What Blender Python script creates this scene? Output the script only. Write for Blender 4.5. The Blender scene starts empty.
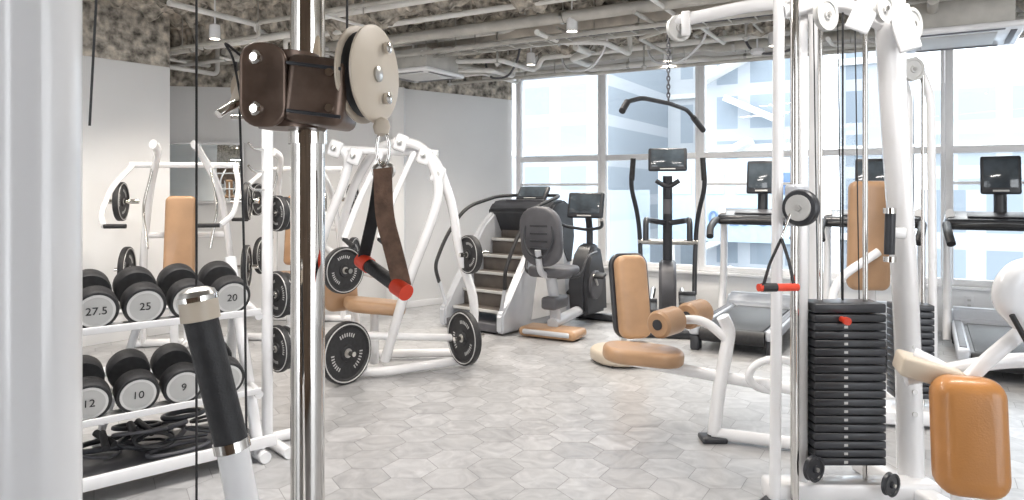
import bpy, bmesh, math, random
from mathutils import Vector, Matrix, noise
random.seed(7)
R = math.radians
scene = bpy.context.scene
COL = scene.collection

# ------------------------------------------------------------------ materials
def mat(name, col, rough=0.5, metal=0.0, var=0.06, nscale=8.0, bump=0.0, bscale=60.0, coat=0.0, spec=0.5):
    m = bpy.data.materials.new(name); m.use_nodes = True
    nt = m.node_tree; b = nt.nodes["Principled BSDF"]
    tc = nt.nodes.new("ShaderNodeTexCoord")
    n = nt.nodes.new("ShaderNodeTexNoise"); n.inputs["Scale"].default_value = nscale; n.inputs["Detail"].default_value = 4
    nt.links.new(tc.outputs["Object"], n.inputs["Vector"])
    r = nt.nodes.new("ShaderNodeValToRGB")
    c0 = [max(0, c*(1-var)) for c in col]; c1 = [min(1, c*(1+var)) for c in col]
    r.color_ramp.elements[0].color = (*c0, 1); r.color_ramp.elements[1].color = (*c1, 1)
    r.color_ramp.elements[0].position = 0.3; r.color_ramp.elements[1].position = 0.7
    nt.links.new(n.outputs["Fac"], r.inputs["Fac"]); nt.links.new(r.outputs["Color"], b.inputs["Base Color"])
    b.inputs["Roughness"].default_value = rough; b.inputs["Metallic"].default_value = metal
    b.inputs["Specular IOR Level"].default_value = spec
    if coat: b.inputs["Coat Weight"].default_value = coat
    if bump:
        n2 = nt.nodes.new("ShaderNodeTexNoise"); n2.inputs["Scale"].default_value = bscale; n2.inputs["Detail"].default_value = 3
        nt.links.new(tc.outputs["Object"], n2.inputs["Vector"])
        bp = nt.nodes.new("ShaderNodeBump"); bp.inputs["Strength"].default_value = bump; bp.inputs["Distance"].default_value = 0.01
        nt.links.new(n2.outputs["Fac"], bp.inputs["Height"]); nt.links.new(bp.outputs["Normal"], b.inputs["Normal"])
    return m

WHITE = mat("white_powder_coat", (0.83, 0.83, 0.84), 0.25, var=0.015, coat=0.5)
WALL = mat("white_wall_paint", (0.84, 0.84, 0.84), 0.8, var=0.02, nscale=2, bump=0.05, bscale=200)
CHROME = mat("chrome", (0.72, 0.70, 0.67), 0.07, 1.0, var=0.03)
STEEL = mat("brushed_steel", (0.55, 0.54, 0.52), 0.3, 1.0, var=0.08, nscale=30)
TAUPE = mat("taupe_anodised", (0.15, 0.105, 0.082), 0.36, 0.6, var=0.3, nscale=25)
CREAM = mat("cream_plastic", (0.60, 0.52, 0.42), 0.4, var=0.05)
BLACK = mat("black_rubber", (0.022, 0.022, 0.024), 0.55, var=0.3, nscale=40, bump=0.15, bscale=300)
BPLAS = mat("black_plastic", (0.032, 0.034, 0.040), 0.35, var=0.2)
DGREY = mat("dark_grey_plastic", (0.09, 0.09, 0.10), 0.45, var=0.15)
GREY = mat("silver_grey_plastic", (0.54, 0.56, 0.60), 0.35, 0.2, var=0.04)
LGREY = mat("label_light_grey", (0.56, 0.56, 0.55), 0.4, 0.2, var=0.04)
TAN = mat("tan_vinyl", (0.43, 0.26, 0.145), 0.42, var=0.12, nscale=5, bump=0.1, bscale=150, coat=0.2)
ORANGE = mat("orange_tan_vinyl", (0.53, 0.235, 0.07), 0.38, var=0.12, nscale=5, bump=0.1, bscale=150, coat=0.2)
LEATHER = mat("brown_strap_leather", (0.15, 0.085, 0.055), 0.6, var=0.35, nscale=60, bump=0.3, bscale=200)
RED = mat("red_plastic", (0.74, 0.06, 0.025), 0.35, var=0.08)
SCREEN = mat("lcd_glass", (0.06, 0.075, 0.09), 0.1, var=0.3, coat=0.6)
PIPE = mat("galvanised_pipe", (0.52, 0.50, 0.46), 0.5, 0.1, var=0.15, nscale=6)
PIPEW = mat("white_pipe_wrap", (0.80, 0.79, 0.76), 0.6, var=0.08, nscale=5)
DUCT = mat("duct_grey", (0.48, 0.44, 0.39), 0.7, var=0.2, nscale=8)
FRAME = mat("window_frame_white", (0.90, 0.90, 0.91), 0.35, var=0.02)
BLOCKER = mat("walnut_panel", (0.20, 0.14, 0.10), 0.5, var=0.35, nscale=3)  # brown for the added blocker behind the camera
CONC = mat("sprayed_rockwool", (0.40, 0.365, 0.315), 0.95, var=0.80, nscale=13, bump=1.0, bscale=30)

# ------------------------------------------------------------------ builders
def root(name, loc=(0, 0, 0), rz=0.0):
    e = bpy.data.objects.new(name, None); COL.objects.link(e)
    e.location = loc; e.rotation_euler = (0, 0, R(rz)); e.empty_display_size = 0.1
    return e

def finish(par, name, bm, mats, smooth=True, ang=35):
    bmesh.ops.recalc_face_normals(bm, faces=bm.faces)
    me = bpy.data.meshes.new(name); bm.to_mesh(me); bm.free()
    if not isinstance(mats, (list, tuple)): mats = [mats]
    for m in mats: me.materials.append(m)
    if smooth:
        me.polygons.foreach_set("use_smooth", [True]*len(me.polygons))
        me.set_sharp_from_angle(angle=R(ang))
    o = bpy.data.objects.new(name, me); COL.objects.link(o)
    if par: o.parent = par
    return o

def box(par, name, c, s, m, rot=(0, 0, 0), bev=0.006, seg=2):
    bm = bmesh.new(); bmesh.ops.create_cube(bm, size=1)
    bmesh.ops.scale(bm, vec=s, verts=bm.verts)
    b = min(bev, min(s)*0.48)
    if b > 0: bmesh.ops.bevel(bm, geom=bm.edges[:], offset=b, segments=seg, affect='EDGES', profile=0.5)
    M = Matrix.Translation(c) @ (Matrix.Rotation(R(rot[2]), 4, 'Z') @ Matrix.Rotation(R(rot[1]), 4, 'Y') @ Matrix.Rotation(R(rot[0]), 4, 'X'))
    bmesh.ops.transform(bm, matrix=M, verts=bm.verts)
    return finish(par, name, bm, m, ang=50)

def pad(par, name, c, s, m, rot=(0, 0, 0), rnd=0.3):
    """upholstered cushion: strongly rounded outline"""
    big = sorted(s)
    bm = bmesh.new(); bmesh.ops.create_cube(bm, size=1)
    bmesh.ops.scale(bm, vec=s, verts=bm.verts)
    ax = s.index(big[0])
    ed = [e for e in bm.edges if abs((e.verts[0].co-e.verts[1].co)[ax]) > 1e-6]
    bmesh.ops.bevel(bm, geom=ed, offset=big[1]*rnd, segments=6, affect='EDGES', profile=0.5)
    fs = [f for f in bm.faces if abs(f.normal[ax]) > 0.9]
    es = list({e for f in fs for e in f.edges})
    bmesh.ops.bevel(bm, geom=es, offset=big[0]*0.35, segments=4, affect='EDGES', profile=0.5)
    M = Matrix.Translation(c) @ (Matrix.Rotation(R(rot[2]), 4, 'Z') @ Matrix.Rotation(R(rot[1]), 4, 'Y') @ Matrix.Rotation(R(rot[0]), 4, 'X'))
    bmesh.ops.transform(bm, matrix=M, verts=bm.verts)
    return finish(par, name, bm, m, ang=60)

def fillet(pts, d, k=6):
    pts = [Vector(p) for p in pts]
    if len(pts) < 3 or d <= 0: return pts
    out = [pts[0]]
    for i in range(1, len(pts)-1):
        a, b, c = pts[i-1], pts[i], pts[i+1]
        l1, l2 = (a-b).length, (c-b).length
        dd = min(d, l1*0.49, l2*0.49)
        p = b+(a-b).normalized()*dd; q = b+(c-b).normalized()*dd
        for j in range(k+1):
            t = j/k
            out.append(p*(1-t)**2+b*2*t*(1-t)+q*t*t)
    out.append(pts[-1]); return out

def sweep(par, name, pts, r, m, fil=0.08, n=14, ry=None, closed=False, ref=None):
    P = fillet(pts, fil) if not closed else [Vector(p) for p in pts]
    ry = ry or r
    bm = bmesh.new(); rings = []; N = len(P)
    t0 = (P[1]-P[0]).normalized()
    up = Vector(ref) if ref else (Vector((0, 0, 1)) if abs(t0.z) < 0.9 else Vector((0, 1, 0)))
    u = (up-t0*up.dot(t0)).normalized()
    for i, p in enumerate(P):
        if closed: t = (P[(i+1) % N]-P[i-1]).normalized()
        elif i == 0: t = t0
        elif i == N-1: t = (P[-1]-P[-2]).normalized()
        else: t = ((P[i+1]-p).normalized()+(p-P[i-1]).normalized()).normalized()
        u = (u-t*u.dot(t)).normalized(); v = t.cross(u)
        rings.append([bm.verts.new(p+v*math.cos(a)*r+u*math.sin(a)*ry) for a in [2*math.pi*k/n for k in range(n)]])
    rng = range(N) if closed else range(N-1)
    for i in rng:
        A, B = rings[i], rings[(i+1) % N]
        for k in range(n):
            bm.faces.new((A[k], A[(k+1) % n], B[(k+1) % n], B[k]))
    if not closed:
        bm.faces.new(rings[0]); bm.faces.new(rings[-1])
    return finish(par, name, bm, m, ang=50)

def cyl(par, name, a, b, r, m, n=20): return sweep(par, name, [a, b], r, m, n=n)

def lathe_bm(bm, prof, c, axis, n=36, mi=0):
    q = Vector((0, 0, 1)).rotation_difference(Vector(axis).normalized()).to_matrix()
    c = Vector(c); rings = []
    for r, h in prof:
        rings.append([bm.verts.new(c+q@Vector((r*math.cos(2*math.pi*k/n), r*math.sin(2*math.pi*k/n), h))) for k in range(n)])
    for i in range(len(rings)-1):
        for k in range(n):
            f = bm.faces.new((rings[i][k], rings[i][(k+1) % n], rings[i+1][(k+1) % n], rings[i+1][k])); f.material_index = mi
    for rg in (rings[0], rings[-1]):
        f = bm.faces.new(rg); f.material_index = mi

def lathe(par, name, prof, c, axis, m, n=36, ang=35):
    bm = bmesh.new(); lathe_bm(bm, prof, c, axis, n)
    return finish(par, name, bm, m, ang=ang)

def prism(par, name, poly, x0, x1, m, bev=0.01):
    """polygon in local y,z extruded along x"""
    bm = bmesh.new()
    A = [bm.verts.new((x0, y, z)) for y, z in poly]; B = [bm.verts.new((x1, y, z)) for y, z in poly]
    bm.faces.new(A); bm.faces.new(B[::-1]); n = len(poly)
    for k in range(n): bm.faces.new((A[k], B[k], B[(k+1) % n], A[(k+1) % n]))
    if bev: bmesh.ops.bevel(bm, geom=bm.edges[:], offset=bev, segments=2, affect='EDGES')
    return finish(par, name, bm, m, ang=40)

def ribbon(par, name, pts, w, th, m, wdir=(1, 0, 0)):
    P = fillet(pts, 0.02, 4); bm = bmesh.new(); rings = []
    wd = Vector(wdir).normalized()
    for i, p in enumerate(P):
        t = (P[min(i+1, len(P)-1)]-P[max(i-1, 0)]).normalized()
        nn = t.cross(wd).normalized()
        rings.append([bm.verts.new(p+wd*sx*w/2+nn*sy*th/2) for sx, sy in ((-1, -1), (1, -1), (1, 1), (-1, 1))])
    for i in range(len(rings)-1):
        for k in range(4): bm.faces.new((rings[i][k], rings[i][(k+1) % 4], rings[i+1][(k+1) % 4], rings[i+1][k]))
    bm.faces.new(rings[0]); bm.faces.new(rings[-1])
    return finish(par, name, bm, m, ang=50)

def plate(par, name, c, axis, r=0.21, th=0.045):
    h = th/2
    o = lathe(par, name, [(0.025, -h), (r*0.25, -h), (r*0.27, -h*0.55), (r*0.82, -h*0.55), (r*0.86, -h), (r*0.98, -h), (r, -h*0.7), (r, h*0.7), (r*0.98, h), (r*0.86, h), (r*0.82, h*0.55), (r*0.27, h*0.55), (r*0.25, h), (0.025, h)], c, axis, BLACK)
    ax = Vector(axis).normalized(); q = Vector((0, 0, 1)).rotation_difference(ax).to_matrix()
    lathe(par, name+"_hub", [(r*0.15, -h*1.15), (r*0.15, h*1.15)], c, axis, STEEL, n=20)
    for s in (-1, 1):
        rg = [Vector(c)+q@Vector((math.cos(a)*r*0.92, math.sin(a)*r*0.92, s*h*1.0)) for a in [2*math.pi*k/40 for k in range(40)]]
        sweep(par, name+"_rim_line", rg, r*0.022, LGREY, closed=True, n=6, ref=tuple(ax))
    bm = bmesh.new()
    for s in (-1, 1):
        for k in range(3):
            for j in range(7):
                a = k*2*math.pi/3+(j-3)*0.16+0.4
                p = Vector(c)+q@Vector((math.cos(a)*r*0.58, math.sin(a)*r*0.58, s*h*0.56))
                M = Matrix.Translation(p) @ q.to_4x4() @ Matrix.Rotation(a, 4, 'Z') @ Matrix.Diagonal((r*0.12, r*0.04, 0.003, 1))
                bmesh.ops.create_cube(bm, size=1, matrix=M)
    finish(par, name+"_lettering", bm, LGREY, smooth=False)
    return o

def pulley(par, name, c, axis, r, th=0.02, m=BPLAS):
    h = th/2
    lathe(par, name, [(r*0.12, -h*1.3), (r*0.3, -h*1.3), (r*0.32, -h*0.6), (r*0.75, -h*0.6), (r*0.8, -h), (r, -h), (r*0.9, 0), (r, h), (r*0.8, h), (r*0.75, h*0.6), (r*0.32, h*0.6), (r*0.3, h*1.3), (r*0.12, h*1.3)], c, axis, m, n=32)
    lathe(par, name+"_bolt", [(r*0.18, -h*1.8), (r*0.18, h*1.8)], c, axis, STEEL, n=6)

def monitor(par, name, c, w, h, tilt=-12, th=0.05):
    box(par, name+"_housing", c, (w, th, h), BPLAS, (tilt, 0, 0), 0.02, 3)
    cv = Vector(c)+Matrix.Rotation(R(tilt), 3, 'X')@Vector((0, -th/2-0.001, 0.01))
    box(par, name+"_screen", cv, (w*0.84, 0.006, h*0.74), SCREEN, (tilt, 0, 0), 0.002)
    cv2 = Vector(c)+Matrix.Rotation(R(tilt), 3, 'X')@Vector((0, -th/2-0.001, -h*0.42))
    box(par, name+"_buttons", cv2, (w*0.4, 0.008, h*0.05), LGREY, (tilt, 0, 0), 0.002)

# ------------------------------------------------------------------ room
CX, CY = 0.0, 9.6
UX, UY = math.cos(R(-30)), math.sin(R(-30))
def inside(x, y, m=0.0): return y < CY-0.5773*x+m

def hex_floor():
    w = 0.25; Rr = w/math.sqrt(3); g = 0.0018
    bm = bmesh.new()
    c, s = math.cos(R(-30)), math.sin(R(-30))
    for i in range(-70, 80):
        for j in range(-70, 80):
            lx = w*(i+0.5*(j % 2)); ly = 1.5*Rr*j
            x = 1+lx*c-ly*s; y = 4+lx*s+ly*c
            if -6 < x < 6.6 and -2.2 < y < 10.2 and inside(x, y, 0.12):
                vs = []
                for k in range(6):
                    a = R(60*k+30); px = (Rr-g)*math.cos(a); py = (Rr-g)*math.sin(a)
                    vs.append(bm.verts.new((x+px*c-py*s, y+px*s+py*c, 0.0)))
                bm.faces.new(vs).material_index = 0
    vs = [bm.verts.new(p) for p in ((-6.2, -2.4, -0.002), (6.8, -2.4, -0.002), (6.8, CY-0.5773*6.8+0.1, -0.002), (-1, CY+0.5773+0.1, -0.002), (-6.2, 10.3, -0.002))]
    bm.faces.new(vs).material_index = 1
    me = bpy.data.meshes.new("floor"); bm.to_mesh(me); bm.free()
    m = bpy.data.materials.new("hex_marble_tile"); m.use_nodes = True; nt = m.node_tree; b = nt.nodes["Principled BSDF"]
    geo = nt.nodes.new("ShaderNodeNewGeometry"); tc = nt.nodes.new("ShaderNodeTexCoord")
    add = nt.nodes.new("ShaderNodeVectorMath"); add.operation = 'ADD'
    mul = nt.nodes.new("ShaderNodeVectorMath"); mul.operation = 'SCALE'; mul.inputs[0].default_value = (17, 31, 7)
    nt.links.new(geo.outputs["Random Per Island"], mul.inputs["Scale"])
    nt.links.new(tc.outputs["Object"], add.inputs[0]); nt.links.new(mul.outputs[0], add.inputs[1])
    n = nt.nodes.new("ShaderNodeTexNoise"); n.inputs["Scale"].default_value = 5.5; n.inputs["Detail"].default_value = 8; n.inputs["Distortion"].default_value = 2.2
    nt.links.new(add.outputs[0], n.inputs["Vector"])
    r = nt.nodes.new("ShaderNodeValToRGB")
    r.color_ramp.elements[0].position = 0.28; r.color_ramp.elements[0].color = (0.34, 0.34, 0.348, 1)
    r.color_ramp.elements[1].position = 0.72; r.color_ramp.elements[1].color = (0.49, 0.49, 0.495, 1)
    nt.links.new(n.outputs["Fac"], r.inputs["Fac"])
    mp = nt.nodes.new("ShaderNodeMapRange"); mp.inputs["To Min"].default_value = 0.86; mp.inputs["To Max"].default_value = 1.08
    nt.links.new(geo.outputs["Random Per Island"], mp.inputs["Value"])
    sc = nt.nodes.new("ShaderNodeVectorMath"); sc.operation = 'SCALE'
    nt.links.new(r.outputs["Color"], sc.inputs[0]); nt.links.new(mp.outputs["Result"], sc.inputs["Scale"])
    nt.links.new(sc.outputs[0], b.inputs["Base Color"])
    b.inputs["Roughness"].default_value = 0.32; b.inputs["Specular IOR Level"].default_value = 0.7
    me.materials.append(m); me.materials.append(mat("grout", (0.28, 0.28, 0.285), 0.7, var=0.05))
    o = bpy.data.objects.new("floor", me); COL.objects.link(o)
hex_floor()

def ceiling():
    bm = bmesh.new(); st = 0.045; nx, ny = int(12.6/st), int(12.6/st); g = {}
    for i in range(nx+1):
        for j in range(ny+1):
            x = -6.1+i*st; y = -2.3+j*st
            if inside(x, y, 0.18) and y > 4.4:
                d = noise.fractal(Vector((x*2.2, y*2.2, 0)), 0.7, 2.2, 5)*0.13+noise.noise(Vector((x*8, y*8, 3)))*0.10
                w_ = (x*0.5+y*0.866) % 2.0
                beam = 0.20 if abs(w_-1.0) < 0.17 else 0
                g[i, j] = bm.verts.new((x, y, 3.14-d-beam))
    for (i, j), v in list(g.items()):
        if (i+1, j) in g and (i, j+1) in g and (i+1, j+1) in g:
            bm.faces.new((v, g[i+1, j], g[i+1, j+1], g[i, j+1]))
    a = [bm.verts.new(p) for p in ((-6.1, -2.3, 3.12), (6.6, -2.3, 3.12), (6.6, 4.5, 3.12), (-6.1, 4.5, 3.12))]
    bm.faces.new(a)
    finish(None, "ceiling", bm, CONC)
ceiling()

def wall_seg(name, a, b, z0, z1, th, m, outward=1):
    a = Vector((a[0], a[1], 0)); b = Vector((b[0], b[1], 0)); d = (b-a); L = d.length; d.normalize()
    nrm = Vector((-d.y, d.x, 0))*outward
    c = (a+b)/2+nrm*th/2; c.z = (z0+z1)/2
    o = box(None, name, (0, 0, 0), (L, th, z1-z0), m, (0, 0, 0), 0.004)
    o.location = c; o.rotation_euler = (0, 0, math.atan2(d.y, d.x))
    return o
A0, A1 = (-5.3, 4.45), (-3.35, 7.05)
B0, B1 = (-3.98, 8.3), (-1.40, 8.72)
C0, C1 = (-1.40, 8.4), (0.0, 9.6)
TOP = 2.60
for nm, a, b in (("wall_left_near", A0, A1), ("wall_left_return", A1, B0), ("wall_back_left", B0, B1), ("wall_back_column_side", B1, C0), ("wall_back", C0, C1)):
    wall_seg(nm, a, b, 0, TOP, 0.14, WALL)
    wall_seg(nm.replace("wall_", "trim_")+"_soffit", a, b, TOP, 3.2, 0.10, CONC)
wall_seg("wall_left", (-5.3, -2.2), A0, 0, 3.2, 0.14, WALL)
WR = (6.3, CY-0.5773*6.3)
wall_seg("wall_right", WR, (6.3, -2.2), 0, 3.2, 0.14, WALL)
wall_seg("wall_rear", (2.2, -2.3), (-3.2, -2.3), 0, 3.1, 0.14, BLOCKER)  # added unseen partial wall: darkens chrome reflections, cuts fill from behind
wall_seg("baseboard_back", (C0[0]+0.008, C0[1]-0.01), (C1[0]+0.008, C1[1]-0.01), 0.0, 0.08, 0.012, WHITE)
SILL, HEAD, MID = 0.46, 2.92, 1.80
WE = (UX*7.27, CY+UY*7.27)
wall_seg("wall_window_sill", (0, CY), WE, 0, SILL, 0.2, WALL)
wall_seg("wall_window_header", (0, CY), WE, HEAD, 3.2, 0.2, WALL)
def wpt(t, off=0.0): return (UX*t-UY*off, CY+UY*t+UX*off)
glass = bpy.data.materials.new("window_glass"); glass.use_nodes = True
nt = glass.node_tree; nt.nodes.clear()
o_ = nt.nodes.new("ShaderNodeOutputMaterial"); mx = nt.nodes.new("ShaderNodeMixShader"); tr = nt.nodes.new("ShaderNodeBsdfTransparent"); gl = nt.nodes.new("ShaderNodeBsdfGlossy")
gl.inputs["Roughness"].default_value = 0.02; tr.inputs["Color"].default_value = (0.95, 0.98, 1.0, 1)
fr = nt.nodes.new("ShaderNodeFresnel"); fr.inputs["IOR"].default_value = 1.3
nt.links.new(fr.outputs[0], mx.inputs[0]); nt.links.new(tr.outputs[0], mx.inputs[1]); nt.links.new(gl.outputs[0], mx.inputs[2]); nt.links.new(mx.outputs[0], o_.inputs[0])
ts = [0.05, 1.26, 2.49, 3.72, 4.95, 6.18, 7.2]
for i in range(6):
    w = root("window_%d" % (i+1), (*wpt(ts[i], 0.06), 0), -30); L = ts[i+1]-ts[i]
    box(w, "frame_left", (0.035, 0, (SILL+HEAD)/2), (0.07, 0.09, HEAD-SILL), FRAME)
    box(w, "frame_right", (L-0.02, 0, (SILL+HEAD)/2), (0.035, 0.085, HEAD-SILL), FRAME)
    for nm, z, h in (("frame_bottom", SILL+0.03, 0.06), ("frame_transom", MID, 0.07), ("frame_top", HEAD-0.03, 0.06)):
        box(w, nm, (L/2, 0, z), (L-0.03, 0.08, h), FRAME)
    if i % 2 == 0:
        box(w, "sash_rail", (L/2, 0.01, 1.47), (L-0.1, 0.04, 0.03), FRAME)
    box(w, "pane", (L/2, 0.02, (SILL+HEAD)/2), (L-0.06, 0.006, HEAD-SILL-0.04), glass, bev=0)
wall_seg("trim_window_sill", wpt(0.02, -0.06), wpt(7.2, -0.06), SILL-0.03, SILL, 0.1, FRAME)
for k, t in enumerate((2.2, 5.15)):
    e = root("wall_outlet", (*wpt(t, -0.006), 0.3), -30)
    box(e, "plate", (0, 0, 0), (0.08, 0.01, 0.12), WHITE, bev=0.003)
    for zz in (-0.025, 0.025):
        box(e, "socket", (0, -0.006, zz), (0.03, 0.004, 0.02), LGREY, bev=0.001)
mir = root("wall_mirror", (-3.55, 8.36-0.035, 1.60), math.degrees(math.atan2(0.42, 2.58)))
MIRR = mat("mirror_glass", (0.85, 0.9, 0.92), 0.02, 1.0, var=0.01)
box(mir, "glass", (0, 0, 0), (0.80, 0.01, 0.66), MIRR, bev=0.001)
for nm, c, s in (("rim_top", (0, -0.005, 0.34), (0.86, 0.03, 0.03)), ("rim_bottom", (0, -0.005, -0.34), (0.86, 0.03, 0.03)), ("rim_left", (-0.42, -0.005, 0), (0.03, 0.03, 0.7)), ("rim_right", (0.42, -0.005, 0), (0.03, 0.03, 0.7))):
    box(mir, nm, c, s, WHITE, bev=0.003)

# ------------------------------------------------------------------ ceiling services
pipes = root("ceiling_pipes")
def rp(t, back, z):
    return (UX*t+UY*back, CY+UY*t-UX*back, z)
specs = [
    (-0.2, 6.5, 0.45, 2.84, 0.035, PIPEW), (-0.3, 6.5, 0.75, 2.91, 0.05, PIPE), (-1.6, 6.3, 1.15, 2.78, 0.03, PIPEW),
    (-3.2, 6.2, 1.5, 2.88, 0.055, PIPEW), (-3.2, 5.5, 1.95, 2.76, 0.025, PIPE), (-4.0, 5.5, 2.3, 2.84, 0.04, PIPEW),
    (-4.5, 5.0, 2.75, 2.90, 0.05, PIPE), (-4.6, 4.8, 3.1, 2.82, 0.025, PIPEW), (-4.6, 4.5, 3.45, 2.88, 0.035, PIPEW),
    (-1.2, 6.5, 0.95, 2.72, 0.018, PIPE), (-3.5, 2.0, 2.05, 2.90, 0.03, PIPEW), (-4.6, 1.5, 3.8, 2.80, 0.02, PIPE)]
for k, (a, b, bk, z, r, m) in enumerate(specs):
    mid = a+(b-a)*random.uniform(0.3, 0.7); dz = random.choice((-0.05, 0.05, 0.08))
    sweep(pipes, "pipe_long_%d" % k, [rp(a, bk, z), rp(mid, bk, z), rp(mid+0.12, bk+0.12, z+dz), rp(b, bk+0.12, z+dz)], r, m, 0.06, n=10)
    for q in range(5):
        t = a+(b-a)*(q+0.5)/5
        cyl(pipes, "hanger_%d_%d" % (k, q), rp(t, bk+(0.12 if t > mid else 0), z), rp(t, bk+(0.12 if t > mid else 0), 3.1), 0.006, STEEL, 6)
        lathe(pipes, "clamp_%d_%d" % (k, q), [(r*1.2, -0.015), (r*1.2, 0.015)], rp(t, bk+(0.12 if t > mid else 0), z+(dz if t > mid else 0)), (UX, UY, 0), STEEL, 12)
for k in range(38):
    t = -4.0+k*0.28+random.uniform(-0.15, 0.15); z = random.uniform(2.68, 2.98); r = random.choice((0.014, 0.018, 0.025, 0.036))
    b0 = random.uniform(0.3, 1.6); b1 = b0+random.uniform(0.9, 2.2)
    if t < 0.2: b0 += 1.2; b1 += 1.2
    if t < -2: b0 += 0.8; b1 += 0.8
    dx = random.uniform(-0.6, 0.6)
    sweep(pipes, "pipe_cross_%d" % k, [rp(t, b0, 3.08), rp(t, b0, z), rp(t, (b0+b1)/2, z), rp(t+dx, (b0+b1)/2+0.2, z), rp(t+dx, b1, z)], r, random.choice((PIPE, PIPEW, PIPEW)), 0.07, n=10)
dct = root("ceiling_duct")
sweep(dct, "duct_run", [rp(-3.6, 1.75, 2.98), rp(0.6, 1.75, 2.98), rp(1.2, 2.1, 2.98), rp(6.0, 2.1, 2.98)], 0.11, DUCT, 0.25, n=20)
for q in range(12):
    lathe(dct, "duct_seam_%d" % q, [(0.118, -0.012), (0.118, 0.012)], rp(-3.4+q*0.36, 1.75, 2.98), (UX, UY, 0), PIPE, 20)
tray = root("ceiling_cable_tray")
for s in (-0.1, 0.1): sweep(tray, "rail", [rp(-4.2, 2.55+s, 2.74), rp(5.0, 2.55+s, 2.74)], 0.008, PIPE, n=6, ry=0.02)
for q in range(46): cyl(tray, "rung_%d" % q, rp(-4.15+q*0.2, 2.45, 2.735), rp(-4.15+q*0.2, 2.65, 2.735), 0.006, PIPE, 6)
for q in range(3): sweep(tray, "loose_cable_%d" % q, [rp(-4.2, 2.50+q*0.04, 2.75), rp(0, 2.53+q*0.03, 2.76), rp(5, 2.50+q*0.05, 2.75)], 0.009, DGREY if q != 1 else PIPEW, n=6)
for q in range(8): cyl(tray, "hanger_%d" % q, rp(-4.0+q*1.25, 2.45, 2.74), rp(-4.0+q*1.25, 2.45, 3.1), 0.005, STEEL, 6)
cab = root("ceiling_cable_conduit")
for k in range(9):
    t = -2.8+k*1.0; bb = 1.0 if t > 0 else 2.2
    sweep(cab, "flex_%d" % k, [rp(t, bb, 3.05), rp(t+0.1, bb+0.1, 2.72), rp(t+0.5, bb+0.3, 2.66), rp(t+0.8, bb+0.6, 2.8), rp(t+0.9, bb+0.7, 3.05)], 0.013, WHITE if k % 3 else DGREY, 0.2, n=8)
spk = root("ceiling_sprinkler")
for k in range(7):
    p = rp(-2.5+k*1.2, 1.3+0.9*(k % 2), 2.66)
    cyl(spk, "drop_%d" % k, p, (p[0], p[1], 3.05), 0.010, STEEL, 8)
    lathe(spk, "head_%d" % k, [(0.012, 0.01), (0.03, 0), (0.03, -0.006), (0.008, -0.03)], p, (0, 0, 1), STEEL, 14)

def ac(loc, rz, s=0.75):
    e = root("air_conditioner_cassette", loc, rz)
    box(e, "body", (0, 0, 0.12), (s*0.85, s*0.85, 0.2), PIPE, bev=0.01)
    box(e, "panel", (0, 0, 0), (s, s, 0.045), WHITE, bev=0.015)
    for sx, sy, lx, ly in ((0, 1, 0.7, 0.05), (0, -1, 0.7, 0.05), (1, 0, 0.05, 0.7), (-1, 0, 0.05, 0.7)):
        box(e, "louvre", (sx*s*0.42, sy*s*0.42, -0.024), (lx*s, ly*s, 0.008), DGREY, bev=0.002)
    box(e, "grille", (0, 0, -0.024), (s*0.6, s*0.6, 0.008), LGREY, bev=0.002)
    for sx in (-1, 1):
        for sy in (-1, 1): cyl(e, "hanger_rod", (sx*s*0.4, sy*s*0.4, 0.1), (sx*s*0.4, sy*s*0.4, 0.5), 0.006, STEEL, 6)
ac((-0.95, 7.5, 2.60), -30, 0.66)
ac((3.40, 5.5, 2.56), -30, 0.8)
EM = bpy.data.materials.new("lamp_glow"); EM.use_nodes = True
eb = EM.node_tree.nodes["Principled BSDF"]; eb.inputs["Emission Color"].default_value = (1, 0.86, 0.68, 1); eb.inputs["Emission Strength"].default_value = 12
def spot(x, y, z=2.78, power=60):
    e = root("ceiling_spotlight", (x, y, z))
    cyl(e, "stem", (0, 0, 0.05), (0, 0, 0.33), 0.008, WHITE, 8)
    lathe(e, "can", [(0.03, 0.07), (0.045, 0.06), (0.05, -0.06), (0.042, -0.06), (0.042, -0.045)], (0, 0, 0), (0, 0, 1), WHITE, 20)
    lathe(e, "lens", [(0.038, -0.052), (0.038, -0.046)], (0, 0, 0), (0, 0, 1), EM, 20)
    ld = bpy.data.lights.new("lamp", 'SPOT'); ld.energy = power; ld.color = (1, 0.92, 0.82); ld.spot_size = R(125); ld.spot_blend = 0.9; ld.shadow_soft_size = 0.08
    lo = bpy.data.objects.new("lamp", ld); COL.objects.link(lo); lo.parent = e; lo.location = (0, 0, -0.08)
for x, y, p in ((-2.6, 6.3, 100), (-1.9, 7.3, 120), (0.2, 7.6, 120), (2.4, 6.6, 120), (1.6, 7.4, 110), (-3.3, 5.2, 100), (-0.9, 4.6, 15), (1.6, 4.6, 45), (0.5, 6.0, 130), (3.3, 4.2, 40)):
    spot(x, y, power=p)
det = root("smoke_detector", (2.35, 6.9, 2.72))
lathe(det, "body", [(0.06, 0.03), (0.07, 0.0), (0.04, -0.03)], (0, 0, 0), (0, 0, 1), WHITE, 20); cyl(det, "stem", (0, 0, 0.02), (0, 0, 0.38), 0.01, WHITE, 8)

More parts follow.
